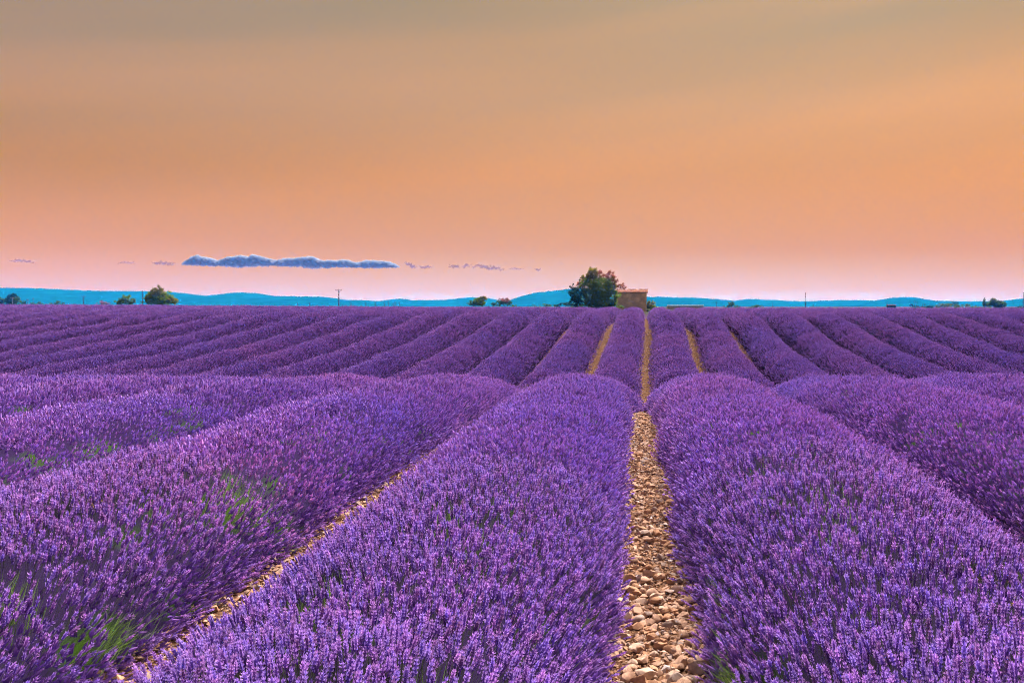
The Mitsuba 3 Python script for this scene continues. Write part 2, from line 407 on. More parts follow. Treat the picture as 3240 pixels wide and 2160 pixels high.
def row_spikes(i):
    V, Fc, C, off = [], [], [], 0
    for y0, y1, dens, kind, ln, rad, margin in ZONES:
        n = int((y1 - y0) * ARC * dens)
        y = rng.uniform(y0, y1, n); th = rng.uniform(-0.06, math.pi + 0.06, n)
        cx = (i + .5) * SPACING
        keep = in_view(np.stack([cx + .75 * np.cos(th), y], -1), margin)
        y, th = y[keep], th[keep]
        if not len(y):
            continue
        P, N = row_surface(i, y, th)
        near = kind in 'ab'
        gap = gap_noise(P)
        # the wind opens the bushes in places and shows green stems
        g0 = GAP.get(i, 0.655)
        thin = sstep(g0, g0 + .06, gap) * (0.85 if y0 < 17 else 0.75 * (1 - sstep(.3, .95, np.sin(th))))
        bare = rng.random(len(y)) < thin
        # fewer flowers low on the flanks, where the bush shows between them
        k0 = 0.20 if y0 < 17 else 0.20
        lean = rng.random(len(y)) < k0 + (1 - k0) * sstep(0.15, 0.96, np.sin(th))
        if near:
            lean |= bare
        if y0 < 17:                            # the rest sit deeper in the bush
            inner = ~lean & ~bare
            Pi, Ni = P[inner], N[inner]
        P, N, y, gap, bare, th = P[lean], N[lean], y[lean], gap[lean], bare[lean], th[lean]
        green = np.zeros(len(y), bool)
        if not near:
            if y0 > 17:
                green, bare = bare & (rng.random(len(y)) < .8), bare & False
            P, N, y, gap, th, green = P[~bare], N[~bare], y[~bare], gap[~bare], th[~bare], green[~bare]
            bare = np.zeros(len(y), bool)
        m = len(y)
        COUNT[y0] = COUNT.get(y0, 0) + m * len(TEMPL[kind][0][1])
        D = N * 0.85 + [0.04, 0, 0.38] + rng.normal(0, 0.17, (m, 3))
        D /= np.linalg.norm(D, axis=1, keepdims=True)
        L = ln * np.exp(rng.normal(0, .2, m)); W = rad * np.exp(rng.normal(0, .16, m))
        flank = 1 - sstep(0.25, 0.9, np.sin(th))
        depth = rng.normal(0, 0.02, m) if y0 < 17 else rng.normal(0, .03, m)
        depth = depth - flank * np.abs(rng.normal(0, 0.06, m)) + 0.02 * flank
        B = P + D * (depth - L * 0.9)[:, None]
        A = np.cross(D, rng.normal(size=(m, 3))); A /= np.linalg.norm(A, axis=1, keepdims=True)
        E = np.cross(D, A)
        # each flower head has a tint of its own
        t1, t2 = rng.random(m), rng.random(m)
        patch = meshkit.fbm(np.stack([P[:, 0] * .5 + i * 3, P[:, 1] * .35, P[:, 2] * .5], -1), 3, 21)
        pet = PETAL * (0.72 + 0.5 * t1)[:, None] * (1 + (t2 - .5)[:, None] * [0.32, 0.05, -0.10]) * (1 + (patch - .5)[:, None] * [.5, .15, -.1])
        cal = CALYX * (0.6 + 0.8 * rng.random(m))[:, None] * (1 + (t2 - .5)[:, None] * [0.5, 0.1, -0.2])
        dull = rng.random(m) < 0.10
        pet[dull] = pet[dull] * [.55, .55, .5]
        pet[green] = np.array([.10, .13, .07]) * (0.6 + 0.8 * t1[green])[:, None]; cal[green] = [.03, .045, .025]
        stem = np.where(bare[:, None], STEM * 1.05, [0.055, 0.065, 0.055]) * (0.6 + 0.9 * rng.random(m))[:, None]
        which = rng.integers(0, 4, m)
        for k in range(4):
            tv, tf, tc = TEMPL[kind][k]
            for sel, drop in ((which == k) & ~bare, False), ((which == k) & bare, True):
                s = np.nonzero(sel)[0]
                if not len(s):
                    continue
                v_, f_, c_ = tv, tf, tc
                if drop:                       # a bare green shoot: two crossed blades
                    v_ = np.array([[-.22, 0, -4.2], [.22, 0, -4.2], [0, 0, .3], [0, -.22, -4.2], [0, .22, -4.2], [.2, 0, -.4]])
                    f_ = np.array([[0, 1, 2], [3, 4, 5]]); c_ = -np.ones(6)
                w = W[s][:, None, None]; l = L[s][:, None, None]
                vv = B[s][:, None] + A[s][:, None] * (v_[None, :, :1] * w) + E[s][:, None] * (v_[None, :, 1:2] * w) + D[s][:, None] * (v_[None, :, 2:] * l)
                t = np.clip(c_, 0, 1.3)[None, :, None]
                cc = cal[s][:, None] * (1 - t) + pet[s][:, None] * t
                cc = np.where((c_ < 0)[None, :, None], stem[s][:, None] , cc)
                V.append(vv.reshape(-1, 3)); C.append(cc.reshape(-1, 3))
                Fc.append((f_[None] + (np.arange(len(s)) * len(v_))[:, None, None] + off).reshape(-1, 3))
                off += len(s) * len(v_)
        if y0 < 17 and len(Pi):
            m = len(Pi)
            D = Ni * 0.85 + [0.04, 0, 0.38] + rng.normal(0, 0.2, (m, 3))
            D /= np.linalg.norm(D, axis=1, keepdims=True)
            A = np.cross(D, rng.normal(size=(m, 3))); A /= np.linalg.norm(A, axis=1, keepdims=True)
            E = np.cross(D, A)
            B = Pi - D * rng.uniform(0.06, 0.17, (m, 1))
            tv, tf, tc = TEMPL['d'][0]
            vv = B[:, None] + A[:, None] * (tv[None, :, :1] * rad * 1.15) + E[:, None] * (tv[None, :, 1:2] * rad * 1.15) + D[:, None] * (tv[None, :, 2:] * ln * 1.1)
            cal = CALYX * (0.6 + 0.8 * rng.random(m))[:, None]; pet = PETAL * (0.55 + 0.5 * rng.random(m))[:, None]
            t = np.clip(tc, 0, 1)[None, :, None]
            V.append(vv.reshape(-1, 3)); C.append((cal[:, None] * (1 - t) + pet[:, None] * t).reshape(-1, 3))
            Fc.append((tf[None] + (np.arange(m) * len(tv))[:, None, None] + off).reshape(-1, 3))
            off += m * len(tv)
    return np.vstack(V), np.vstack(Fc), np.clip(np.vstack(C), 0.005, 0.92)


def row_mound(i, start):
    ys = np.concatenate([np.arange(-3, min(start, 27), 1.1), np.arange(start, 9, .14), np.arange(max(start, 9), 27, .34), np.arange(max(27, start), 84.3, .5)])
    th = np.linspace(-.12, math.pi + .12, 15)
    Y, TH = np.meshgrid(ys, th, indexing='ij'); Y, TH = Y.ravel(), TH.ravel()
    P, N = row_surface(i, Y, TH)
    cx = (i + .5) * SPACING + wobble(Y) + ROW.get(i, (0,))[0]; zg = ground_z(cx, Y)
    k = 0.62 + 0.06 * sstep(5, 11, Y) + 0.10 * sstep(14, 28, Y) + 0.14 * (meshkit.fbm(np.stack([P[:, 0] * 7, P[:, 1] * 7, P[:, 2] * 7], -1), 3, 8) - .5)
    kx = k + (0.80 - k) * (1 - np.clip(np.sin(TH), 0, 1)) ** .8      # the bush fills the row's foot
    P[:, 0] = cx + (P[:, 0] - cx) * kx
    P[:, 2] = zg - .05 + (P[:, 2] - zg + .05) * k
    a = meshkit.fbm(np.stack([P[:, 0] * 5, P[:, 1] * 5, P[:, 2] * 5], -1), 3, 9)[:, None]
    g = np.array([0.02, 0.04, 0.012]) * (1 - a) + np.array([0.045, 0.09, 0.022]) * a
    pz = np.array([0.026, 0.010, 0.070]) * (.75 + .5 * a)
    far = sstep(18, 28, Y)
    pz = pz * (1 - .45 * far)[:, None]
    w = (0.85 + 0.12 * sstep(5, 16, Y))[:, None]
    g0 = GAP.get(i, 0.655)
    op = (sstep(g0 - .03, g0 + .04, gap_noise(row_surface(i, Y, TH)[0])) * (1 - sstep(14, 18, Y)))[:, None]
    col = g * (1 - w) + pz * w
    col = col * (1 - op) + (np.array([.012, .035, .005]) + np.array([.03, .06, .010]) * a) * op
    n, m = len(ys), len(th)
    a_, b_ = np.meshgrid(np.arange(n - 1), np.arange(m - 1), indexing='ij')
    qd = np.stack([a_ * m + b_, (a_ + 1) * m + b_, (a_ + 1) * m + b_ + 1, a_ * m + b_ + 1], -1).reshape(-1, 4)
    return P, qd, col


ORD = ['first', 'second', 'third', 'fourth', 'fifth', 'sixth', 'seventh', 'eighth', 'ninth', 'tenth', 'eleventh', 'twelfth', 'thirteenth', 'fourteenth', 'fifteenth', 'sixteenth', 'seventeenth',
       'eighteenth', 'nineteenth', 'twentieth', 'twenty-first', 'twenty-second', 'twenty-third', 'twenty-fourth', 'twenty-fifth', 'twenty-sixth', 'twenty-seventh', 'twenty-eighth', 'twenty-ninth', 'thirtieth']
n_tri = 0
for i in sorted(range(-28, 17), key=lambda k: abs(k + .5)):
    side, n = ('left', -i - 1) if i < 0 else ('right', i)
    start = max(0.8, (abs(i + .5) * SPACING - 1.6) / (0.6434 if i < 0 else 0.3757) - .5)
    if n == 0:
        text = f'purple lavender row along the {side} edge of the central stony furrow'
    else:
        text = f'purple lavender row, {ORD[n]} one to the {side} of the central stony furrow'
    row = thing('lavender_row', text, 'lavender', 'lavender rows running to the horizon')
    v, f, c = row_spikes(i); n_tri += len(f)
    part(row, 'flower_spikes', (v, f), 'spike_bsdf', kind='stuff', color=c)
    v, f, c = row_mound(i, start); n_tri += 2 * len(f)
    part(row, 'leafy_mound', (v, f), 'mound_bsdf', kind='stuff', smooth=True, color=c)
print('lavender triangles', n_tri, COUNT)

# ------------------------------------------------------------------ hills
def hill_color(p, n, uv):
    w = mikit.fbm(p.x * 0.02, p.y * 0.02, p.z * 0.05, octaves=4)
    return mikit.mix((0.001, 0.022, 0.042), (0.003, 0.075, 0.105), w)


scene['hill_bsdf'] = {'type': 'twosided', 'bsdf': {'type': 'diffuse', 'reflectance': mikit.proc(hill_color)}}


def hill(label, outline, dist, front=700.0, back=500.0, seed=0):
    o = np.array(outline, float)
    X = (o[:, 0] - 2046) / F * dist
    Z = (968.5 - o[:, 1]) / F * dist + EYE
    xs = np.linspace(X[0], X[-1], int((X[-1] - X[0]) / 9) + 2)
    crest = PchipInterpolator(X, Z)(xs)
    r = np.random.default_rng(seed)
    crest = crest + 1.2 * (meshkit.fbm(np.stack([xs * .06, xs * 0, xs * 0 + seed], -1), 4, seed) - .5) + 0.5 * r.normal(size=len(xs)) * np.clip(crest / 20, 0, 1)
    u = np.concatenate([np.linspace(-1, 0, 15), np.linspace(0, 1, 8)[1:]])
    XX, U = np.meshgrid(xs, u, indexing='ij')
    prof = np.where(U < 0, (1 + U) ** 0.85 * 0.55 + 0.45 * sstep(-1, 0, U), 1 - sstep(0, 1, U))
    Y = dist + np.where(U < 0, U * front, U * back)
    g = meshkit.fbm(np.stack([XX / 160, Y / 260, XX * 0 + seed], -1), 4, seed + 3)
    Z2 = 0.2 + (crest[:, None] - 0.2) * np.clip(prof * (1 + 0.35 * (g - .5) * np.sin(np.pi * np.clip(-U, 0, 1))), 0, 1)
    V = np.stack([XX, Y, Z2], -1).reshape(-1, 3)
    m = len(u)
    a, b = np.meshgrid(np.arange(len(xs) - 1), np.arange(m - 1), indexing='ij')
    qd = np.stack([a * m + b, (a + 1) * m + b, (a + 1) * m + b + 1, a * m + b + 1], -1).reshape(-1, 4)
    key = numbered('hill')
    scene[key] = mikit.ply((V, qd), 'hill_bsdf', smooth=True)
    labels[key] = {'label': label, 'kind': 'structure'}


hill('long blue hill ridge behind the trees on the left', [(-900, 930), (-400, 914), (0, 910), (100, 912), (200, 916), (300, 920), (420, 921), (520, 922), (600, 930), (660, 936), (700, 931), (760, 925), (810, 928), (850, 935), (1000, 939), (1040, 941), (1080, 948), (1150, 950), (1220, 954), (1330, 968)], 3000, 450, 400, 1)
hill('lower dark blue spur in front of the left ridge', [(-700, 950), (-300, 925), (0, 928), (120, 929), (190, 933), (250, 945), (300, 957), (340, 968)], 2500, 300, 300, 2)
hill('low blue hills left of the domed hill', [(1120, 968), (1200, 953), (1240, 948), (1270, 945), (1295, 950), (1350, 950), (1400, 949), (1440, 945), (1480, 941), (1530, 942), (1575, 949), (1650, 962), (1700, 968)], 3500, 500, 500, 3)
hill('domed blue hill behind the big tree and the stone hut', [(1590, 968), (1620, 951), (1640, 941), (1660, 934), (1700, 926), (1760, 919), (1800, 914), (1860, 913), (1950, 922), (2030, 935), (2060, 940), (2085, 938), (2130, 941), (2200, 942), (2250, 945), (2320, 951), (2400, 962), (2460, 968)], 2950, 450, 400, 4)
hill('long low blue ridge right of the stone hut', [(2200, 968), (2300, 955), (2340, 949), (2365, 946), (2430, 948), (2550, 953), (2600, 951), (2700, 950), (2780, 951), (2900, 953), (2960, 951), (3050, 954), (3110, 953), (3170, 954), (3260, 950), (3500, 956), (3800, 968)], 3600, 500, 500, 5)
hill('nearer wooded blue hill on the right', [(2690, 968), (2730, 962), (2760, 954), (2785, 949), (2810, 944), (2830, 941), (2870, 941), (2895, 942), (2930, 948), (2970, 956), (3020, 964), (3050, 968)], 2700, 350, 300, 6)
hill('wooded blue slope rising at the right edge', [(3080, 968), (3130, 960), (3180, 952), (3200, 949), (3240, 944), (3320, 938), (3500, 932), (3700, 944), (3900, 968)], 2800, 350, 300, 7)

# ------------------------------------------------------------------ a bank of cloud, far beyond the air
scene['cloud_bsdf'] = {'type': 'mask', 'opacity': 0.5, 'bsdf': {'type': 'principledthin', 'base_color': rgb((0.42, 0.56, 0.76)), 'roughness': 1.0, 'diff_trans': 1.15, 'eta': 1.01}}
CT = [(570, 838), (585, 826), (600, 818), (620, 806), (640, 812), (660, 816), (690, 824), (720, 813), (745, 810), (760, 808), (785, 814), (800, 806), (812, 808), (840, 817), (870, 822), (890, 821), (905, 817), (930, 818), (950, 814), (970, 813), (986, 812), (1005, 820), (1020, 825), (1040, 823), (1060, 826), (1075, 823), (1100, 823), (1130, 831), (1150, 826), (1165, 823), (1185, 825), (1210, 826), (1235, 830), (1250, 835), (1268, 845)]
CB = [(570, 838), (590, 839), (640, 842), (690, 842), (725, 845), (760, 847), (810, 844), (900, 843), (950, 846), (980, 850), (1020, 850), (1060, 846), (1100, 846), (1150, 849), (1240, 848), (1268, 846)]
ico = tri(trimesh.creation.icosphere(subdivisions=1))


def cloud(label, top, bottom, dist, seed, puff=1.0):
    r = np.random.default_rng(seed)
    top, bottom = np.array(top, float), np.array(bottom, float)
    ms = []
    for px in np.arange(top[0, 0], top[-1, 0], 2.0):
        t, b = np.interp(px, *top.T), np.interp(px, *bottom.T)
        hgt = max(b - t, 1.5)
        for k in range(4):
            rad = min(hgt * .5, 11 * puff) * r.uniform(.28, .66)
            cy = r.uniform(t + rad, max(b - rad * .7, t + rad)) if k else t + rad * r.uniform(.5, 1.5)
            c = at(px, cy, dist + r.normal(0, 12)); s = rad / F * dist
            v = ico[0] * (1 + 0.15 * (meshkit.fbm(ico[0] * 1.7 + r.uniform(0, 90, 3), 3, seed) - .5)[:, None])
            ms.append((v * [s * 1.25, s * 1.6, s * .95] + c, ico[1]))
    key = thing('cloud', label, 'cloud')
    scene[key] = mikit.ply(join(ms), 'cloud_bsdf', smooth=True)


cloud('long flat-based blue grey cloud low over the left hills', CT, CB, 15000, 31)
scene['wisp_bsdf'] = {'type': 'mask', 'opacity': 0.5, 'bsdf': {'type': 'twosided', 'bsdf': {'type': 'diffuse', 'reflectance': rgb((0.46, 0.36, 0.42))}}}


def wisp(label, x0, x1, y0, y1, seed, tail=0.0):
    """A small thin shred of cloud, drawn out by the wind."""
    r = np.random.default_rng(seed)
    ms = []
    for px in np.arange(x0, x1, 2.4):
        u = (px - x0) / (x1 - x0)
        body = math.sin(math.pi * min(max(u, .04), .96)) ** .6
        mid = (y0 + y1) / 2 + tail * (u - .5) + 1.2 * math.sin(u * 7 + seed)
        half = (y1 - y0) / 2 * body * r.uniform(.35, .75)
        c = at(px, mid + r.normal(0, .18) * (y1 - y0), 15000 + r.normal(0, 10)); s_ = 15000 / F
        ms.append((ico1[0] * np.array([2.6, 2.6, max(half, .5)]) * s_ + c, ico1[1]))
    key = thing('cloud', label, 'cloud', 'thin cloud shreds low in the sky')
    scene[key] = mikit.ply(join(ms), 'wisp_bsdf', smooth=True)
    labels[key]['kind'] = 'stuff'


ico1 = tri(trimesh.creation.icosphere(subdivisions=1))
wisp('thin mauve cloud shred at the left edge above the hill ridge', 30, 113, 821, 831, 1, 6)
wisp('faint tiny cloud shred second from the left edge', 372, 432, 828, 834, 2)
wisp('thin mauve cloud shred just left of the long blue grey cloud', 480, 556, 827, 840, 3)
wisp('slanting thin cloud shred just right of the long blue grey cloud', 1282, 1320, 832, 848, 4, 12)
wisp('small faint cloud shred second to the right of the long blue grey cloud', 1326, 1367, 840, 850, 5)
wisp('rounded thin cloud shred at the head of the line left of the big tree', 1420, 1456, 836, 848, 6, 3)
wisp('short upright cloud shred between two longer shreds left of the big tree', 1463, 1486, 835, 850, 7)
wisp('longest thin mauve cloud shred left of the big tree', 1490, 1596, 839, 853, 8, 10)
wisp('faint flat cloud shred left of the last tiny cloud speck', 1612, 1660, 848, 853, 9)
wisp('last tiny cloud speck to the left of the big tree', 1692, 1712, 849, 857, 10)

# ------------------------------------------------------------------ trees and bushes
LEAF = {'leaf_green': ((0.09, 0.17, 0.015), (0.20, 0.32, 0.03)), 'leaf_dark': ((0.045, 0.10, 0.02), (0.09, 0.17, 0.035)), 'leaf_olive': ((0.12, 0.13, 0.015), (0.24, 0.22, 0.03)),
        'leaf_rust': ((0.22, 0.07, 0.05), (0.36, 0.14, 0.10)), 'leaf_teal': ((0.015, 0.055, 0.06), (0.03, 0.09, 0.09)), 'leaf_mauve': ((0.15, 0.09, 0.20), (0.26, 0.18, 0.32)), 'leaf_pale': ((0.07, 0.12, 0.06), (0.12, 0.18, 0.09))}
scene['leaf_bsdf'] = {'type': 'principledthin', 'base_color': {'type': 'mesh_attribute', 'name': 'vertex_color'}, 'roughness': 0.6, 'diff_trans': 0.9, 'eta': 1.35}
matte('bark_bsdf', mikit.proc(lambda p, n, uv: mikit.mix((0.06, 0.045, 0.035), (0.14, 0.10, 0.075), mikit.fbm(p.x * 6, p.y * 6, p.z * 1.5))))


def crown(lobes, size, seed):
    """lobes: (centre, radii, leaves, leaf kind). Leaf clumps stand in sprays through each lobe, thicker towards its outside."""
    r = np.random.default_rng(seed)
    V, C = [], []
    for c, rad, n, kind in lobes:
        c, rad = np.asarray(c, float), np.broadcast_to(rad, (3,))
        sprays = max(4, n // 26)
        d = r.normal(size=(sprays, 3)); d /= np.linalg.norm(d, axis=1, keepdims=True)
        sc = c + d * rad * np.where(r.random((sprays, 1)) < .2, r.uniform(.9, 1.3, (sprays, 1)), r.uniform(.3, 1.0, (sprays, 1)) ** .6)
        tone = r.random(sprays)
        k = r.integers(0, sprays, n)
        p = sc[k] + r.normal(size=(n, 3)) * rad * 0.11
        a = r.normal(size=(n, 3)); a /= np.linalg.norm(a, axis=1, keepdims=True)
        b = np.cross(a, r.normal(size=(n, 3))); b /= np.linalg.norm(b, axis=1, keepdims=True)
        s = size * r.uniform(.5, 1.3, (n, 1))
        V.append(np.stack([p - a * s, p - b * s * .55, p + a * s, p + b * s * .55], 1))
        lo, hi = np.array(LEAF[kind][0]), np.array(LEAF[kind][1])
        t = np.clip(.6 * tone[k] + .4 * r.random(n), 0, 1)[:, None]
        C.append(np.repeat((lo * (1 - t) + hi * t)[:, None], 4, 1))
    V, C = np.vstack(V), np.vstack(C)
    return (V.reshape(-1, 3), np.arange(len(V) * 4).reshape(-1, 4)), C.reshape(-1, 3)


def ground_at(px, dist):
    x = (px - 2046) / F * dist
    return x, float(ground_z(x, dist))


def tree(name, label, category, dist, lobes, leaf, seed, trunk_px=None, trunk_r=None, group=None):
    """lobes: (px, py, rx, ry, leaves, kind) in the photograph's measure, put at this distance with real depth."""
    r = np.random.default_rng(seed)
    k = dist / F
    L3 = []
    for px, py, rx, ry, n, kind in lobes:
        c = at(px, py, dist + r.normal(0, .25) * rx * k)
        L3.append((c, (rx * k, rx * k * .9, ry * k), n, kind))
    key = thing(name, label, category, group)
    px = trunk_px or lobes[0][0]
    x, z = ground_at(px, dist)
    hi = max(L3, key=lambda l: l[0][2] * 1.0)[0]
    tr = trunk_r or 0.045 * (hi[2] - z)
    ms = [tube([[x, dist, z - .2], [x * .98 + hi[0] * .02, dist, z + (hi[2] - z) * .25], [(x + hi[0]) / 2, dist, z + (hi[2] - z) * .6], hi], [tr, tr * .8, tr * .5, tr * .15], 7)]
    for c, rad, n, kind in L3:
        b = np.array([x, dist, z + (c[2] - z) * .35])
        ms.append(tube([b, (b + c) / 2 + r.normal(0, .1, 3) * rad, c + np.array([0, 0, rad[2] * .5])], [tr * .45, tr * .3, tr * .1], 5))
        for _ in range(4):
            e = c + r.normal(0, .55, 3) * rad
            ms.append(tube([c - np.array([0, 0, rad[2] * .3]), (c + e) / 2, e], [tr * .18, tr * .1, tr * .04], 4))
    part(key, 'trunk', join(ms), 'bark_bsdf')
    m, col = crown(L3, leaf, seed + 1)
    part(key, 'crown', m, 'leaf_bsdf', kind='stuff', color=col)
    return key


# the big tree beside the hut
tree('tree', 'big round leafy tree with reddish upper twigs, left of the stone hut', 'tree', 172,
     [(1874, 868, 19, 19, 1500, 'leaf_olive'), (1850, 885, 16, 15, 700, 'leaf_olive'), (1898, 868, 14, 14, 360, 'leaf_rust'), (1928, 872, 18, 14, 560, 'leaf_rust'), (1942, 893, 14, 13, 330, 'leaf_rust'), (1964, 905, 13, 10, 300, 'leaf_rust'),
      (1842, 900, 18, 10, 420, 'leaf_rust'), (1866, 902, 28, 24, 2000, 'leaf_green'), (1906, 912, 34, 36, 3600, 'leaf_green'), (1934, 905, 20, 24, 900, 'leaf_olive'),
      (1832, 928, 30, 22, 1900, 'leaf_teal'), (1866, 944, 40, 26, 800, 'leaf_dark'), (1872, 940, 36, 24, 2300, 'leaf_green'), (1906, 950, 34, 24, 2400, 'leaf_green'), (1940, 938, 22, 26, 1500, 'leaf_green'), (1822, 955, 24, 14, 900, 'leaf_teal'), (1934, 968, 26, 14, 900, 'leaf_dark'), (1880, 972, 50, 14, 1600, 'leaf_dark'),
      (1810, 908, 9, 8, 130, 'leaf_teal')], 0.15, 71, trunk_px=1885, trunk_r=.26)
tree('bush', 'round dark green bush at the right end of the stone hut', 'bush', 184, [(2058, 966, 14, 11, 900, 'leaf_olive'), (2068, 974, 16, 9, 700, 'leaf_green'), (2050, 978, 14, 9, 400, 'leaf_dark')], .14, 81)
tree('bush', 'low blue green bush left of the big tree', 'bush', 330, [(1790, 962, 20, 6, 700, 'leaf_teal'), (1765, 967, 16, 5, 400, 'leaf_teal'), (1815, 966, 12, 5, 300, 'leaf_dark')], .2, 82)
tree('bush', 'small dark bush on the field edge under the domed hill', 'bush', 380, [(1727, 965, 13, 4, 400, 'leaf_dark'), (1738, 966, 8, 4, 200, 'leaf_dark')], .2, 83)
tree('bush', 'small dark clump between the rust tipped bush and the domed hill', 'bush', 420, [(1628, 966, 9, 4, 260, 'leaf_dark'), (1700, 968, 16, 3, 200, 'leaf_dark')], .2, 84)
tree('tree', 'bright green tree left of the domed hill', 'tree', 260, [(1527, 947, 11, 10, 900, 'leaf_olive'), (1512, 953, 13, 10, 900, 'leaf_green'), (1494, 960, 13, 7, 600, 'leaf_dark'), (1524, 961, 16, 8, 600, 'leaf_green')], .2, 85)
tree('tree', 'dark tree with rusty tips beside the domed hill', 'tree', 260, [(1598, 950, 12, 9, 420, 'leaf_rust'), (1588, 957, 13, 9, 600, 'leaf_dark'), (1608, 958, 11, 9, 560, 'leaf_dark'), (1566, 962, 11, 6, 420, 'leaf_dark'), (1582, 947, 6, 5, 100, 'leaf_rust')], .18, 86)
tree('bush', 'large rounded green bush on the left skyline', 'bush', 240, [(500, 928, 22, 18, 2000, 'leaf_olive'), (484, 942, 24, 18, 1500, 'leaf_green'), (520, 942, 26, 18, 1900, 'leaf_green'), (546, 951, 20, 10, 900, 'leaf_olive'), (466, 946, 10, 14, 420, 'leaf_dark'), (506, 955, 44, 8, 1200, 'leaf_dark')], .2, 87)
tree('bush', 'medium green bush left of the large rounded bush', 'bush', 250, [(398, 946, 13, 11, 900, 'leaf_green'), (382, 953, 14, 8, 600, 'leaf_green'), (414, 953, 14, 7, 500, 'leaf_pale'), (396, 958, 28, 6, 500, 'leaf_dark')], .2, 88)
tree('bush', 'pale mauve bush left of the green bushes', 'bush', 260, [(322, 957, 15, 6, 420, 'leaf_mauve'), (334, 960, 12, 4, 240, 'leaf_mauve')], .14, 89)
tree('tree', 'round dark tree behind a pale pole at far left', 'tree', 520, [(40, 942, 15, 12, 1700, 'leaf_teal'), (30, 950, 13, 11, 1100, 'leaf_dark'), (49, 951, 12, 11, 1100, 'leaf_dark'), (40, 958, 19, 8, 1000, 'leaf_dark')], .32, 90)
tree('tree', 'dark tree cut by the left edge of the photo', 'tree', 520, [(6, 954, 10, 9, 900, 'leaf_dark'), (0, 958, 12, 8, 600, 'leaf_teal'), (-18, 950, 16, 12, 900, 'leaf_dark')], .32, 91)
tree('bush', 'small upright bush just right of the round dark tree', 'bush', 520, [(73, 957, 8, 6, 500, 'leaf_dark'), (72, 962, 10, 4, 200, 'leaf_dark')], .3, 92)
tree('bush', 'low ragged bush between two thin poles at far left', 'bush', 520, [(108, 961, 11, 4, 260, 'leaf_dark'), (124, 958, 5, 4, 160, 'leaf_dark'), (128, 962, 10, 3, 200, 'leaf_dark')], .28, 93)
tree('bush', 'low dark bush left of the pole with a crossarm', 'bush', 520, [(184, 958, 11, 5, 420, 'leaf_dark'), (166, 962, 14, 4, 360, 'leaf_dark'), (196, 961, 8, 4, 200, 'leaf_dark')], .28, 94)
tree('bush', 'rounded dark bush with a low tail, right of the greenhouse', 'bush', 420, [(2314, 963, 10, 7, 700, 'leaf_dark'), (2298, 970, 12, 4, 300, 'leaf_dark'), (2330, 970, 12, 4, 240, 'leaf_dark')], .25, 95)
tree('bush', 'low flat bush between the greenhouse and the tall thin pole', 'bush', 420, [(2398, 968, 14, 4, 460, 'leaf_dark'), (2380, 971, 12, 3, 200, 'leaf_dark')], .22, 96)
tree('bush', 'low blue green bush right of the small shed', 'bush', 460, [(2882, 966, 8, 4, 360, 'leaf_teal'), (2900, 971, 18, 4, 420, 'leaf_teal')], .22, 97)
tree('bush', 'long low hedge-like bush in front of the right hill', 'bush', 460, [(2930, 971, 18, 4, 420, 'leaf_teal'), (2950, 972, 18, 4, 420, 'leaf_teal')], .22, 98)
tree('bush', 'feathery pale green bush left of the cypress', 'bush', 420, [(2975, 967, 12, 6, 420, 'leaf_pale'), (3000, 965, 16, 7, 600, 'leaf_pale'), (3024, 959, 10, 5, 320, 'leaf_teal'), (3018, 968, 18, 6, 500, 'leaf_pale')], .22, 99)
tree('bush', 'low green scrub at the foot of the cypress', 'bush', 420, [(3055, 968, 16, 5, 460, 'leaf_pale'), (3085, 971, 20, 4, 420, 'leaf_pale'), (3120, 974, 26, 3, 360, 'leaf_pale')], .2, 100)
tree('tree', 'narrow dark cypress beside the rounded tree at right', 'cypress', 430, [(3116, 958, 5, 12, 700, 'leaf_dark'), (3117, 966, 7, 8, 420, 'leaf_dark'), (3115, 950, 3, 6, 200, 'leaf_dark')], .22, 101)
tree('tree', 'wide rounded dark tree at the right, beside the cypress', 'tree', 430, [(3146, 957, 18, 10, 1500, 'leaf_dark'), (3166, 961, 18, 9, 1200, 'leaf_dark'), (3140, 965, 20, 9, 900, 'leaf_dark'), (3172, 968, 15, 7, 500, 'leaf_teal'), (3144, 948, 10, 4, 200, 'leaf_olive')], .28, 102)
tree('bush', 'low bush under the pole at the right edge', 'bush', 430, [(3232, 971, 14, 4, 360, 'leaf_teal'), (3200, 974, 14, 2, 160, 'leaf_teal')], .2, 103)

# ------------------------------------------------------------------ poles
matte('pole_wood_bsdf', mikit.proc(lambda p, n, uv: mikit.mix((0.10, 0.055, 0.045), (0.20, 0.12, 0.10), mikit.fbm(p.x * 9, p.y * 9, p.z * .8))))
matte('pole_pale_bsdf', (0.42, 0.42, 0.40))
matte('insulator_bsdf', (0.20, 0.10, 0.08))


def pole(label, px, top, dist, radius, arm=0.0, bsdf='pole_wood_bsdf', name='utility_pole', group=None):
    x, z = ground_at(px, dist)
    zt = at(px, top, dist)[2]
    key = thing(name, label, 'pole', group)
    part(key, 'shaft', tube([[x, dist, z - .3], [x, dist, (z + zt) / 2], [x, dist, zt]], [radius, radius * .85, radius * .7], 9), bsdf, smooth=40)
    if arm:
        part(key, 'crossarm', box([x - arm, dist - radius - .1, zt - .38], [x + arm, dist - radius + .06, zt - .2]), bsdf)
        for s in (-.92, 0, .92):
            c = x + s * arm
            part(key, 'insulator', tube([[c, dist - radius, zt - .2 if s else zt], [c, dist - radius, zt - .1 if s else zt + .1], [c, dist - radius, zt + .08 if s else zt + .28]], [.06, .1, .04], 8), 'insulator_bsdf')
    return key


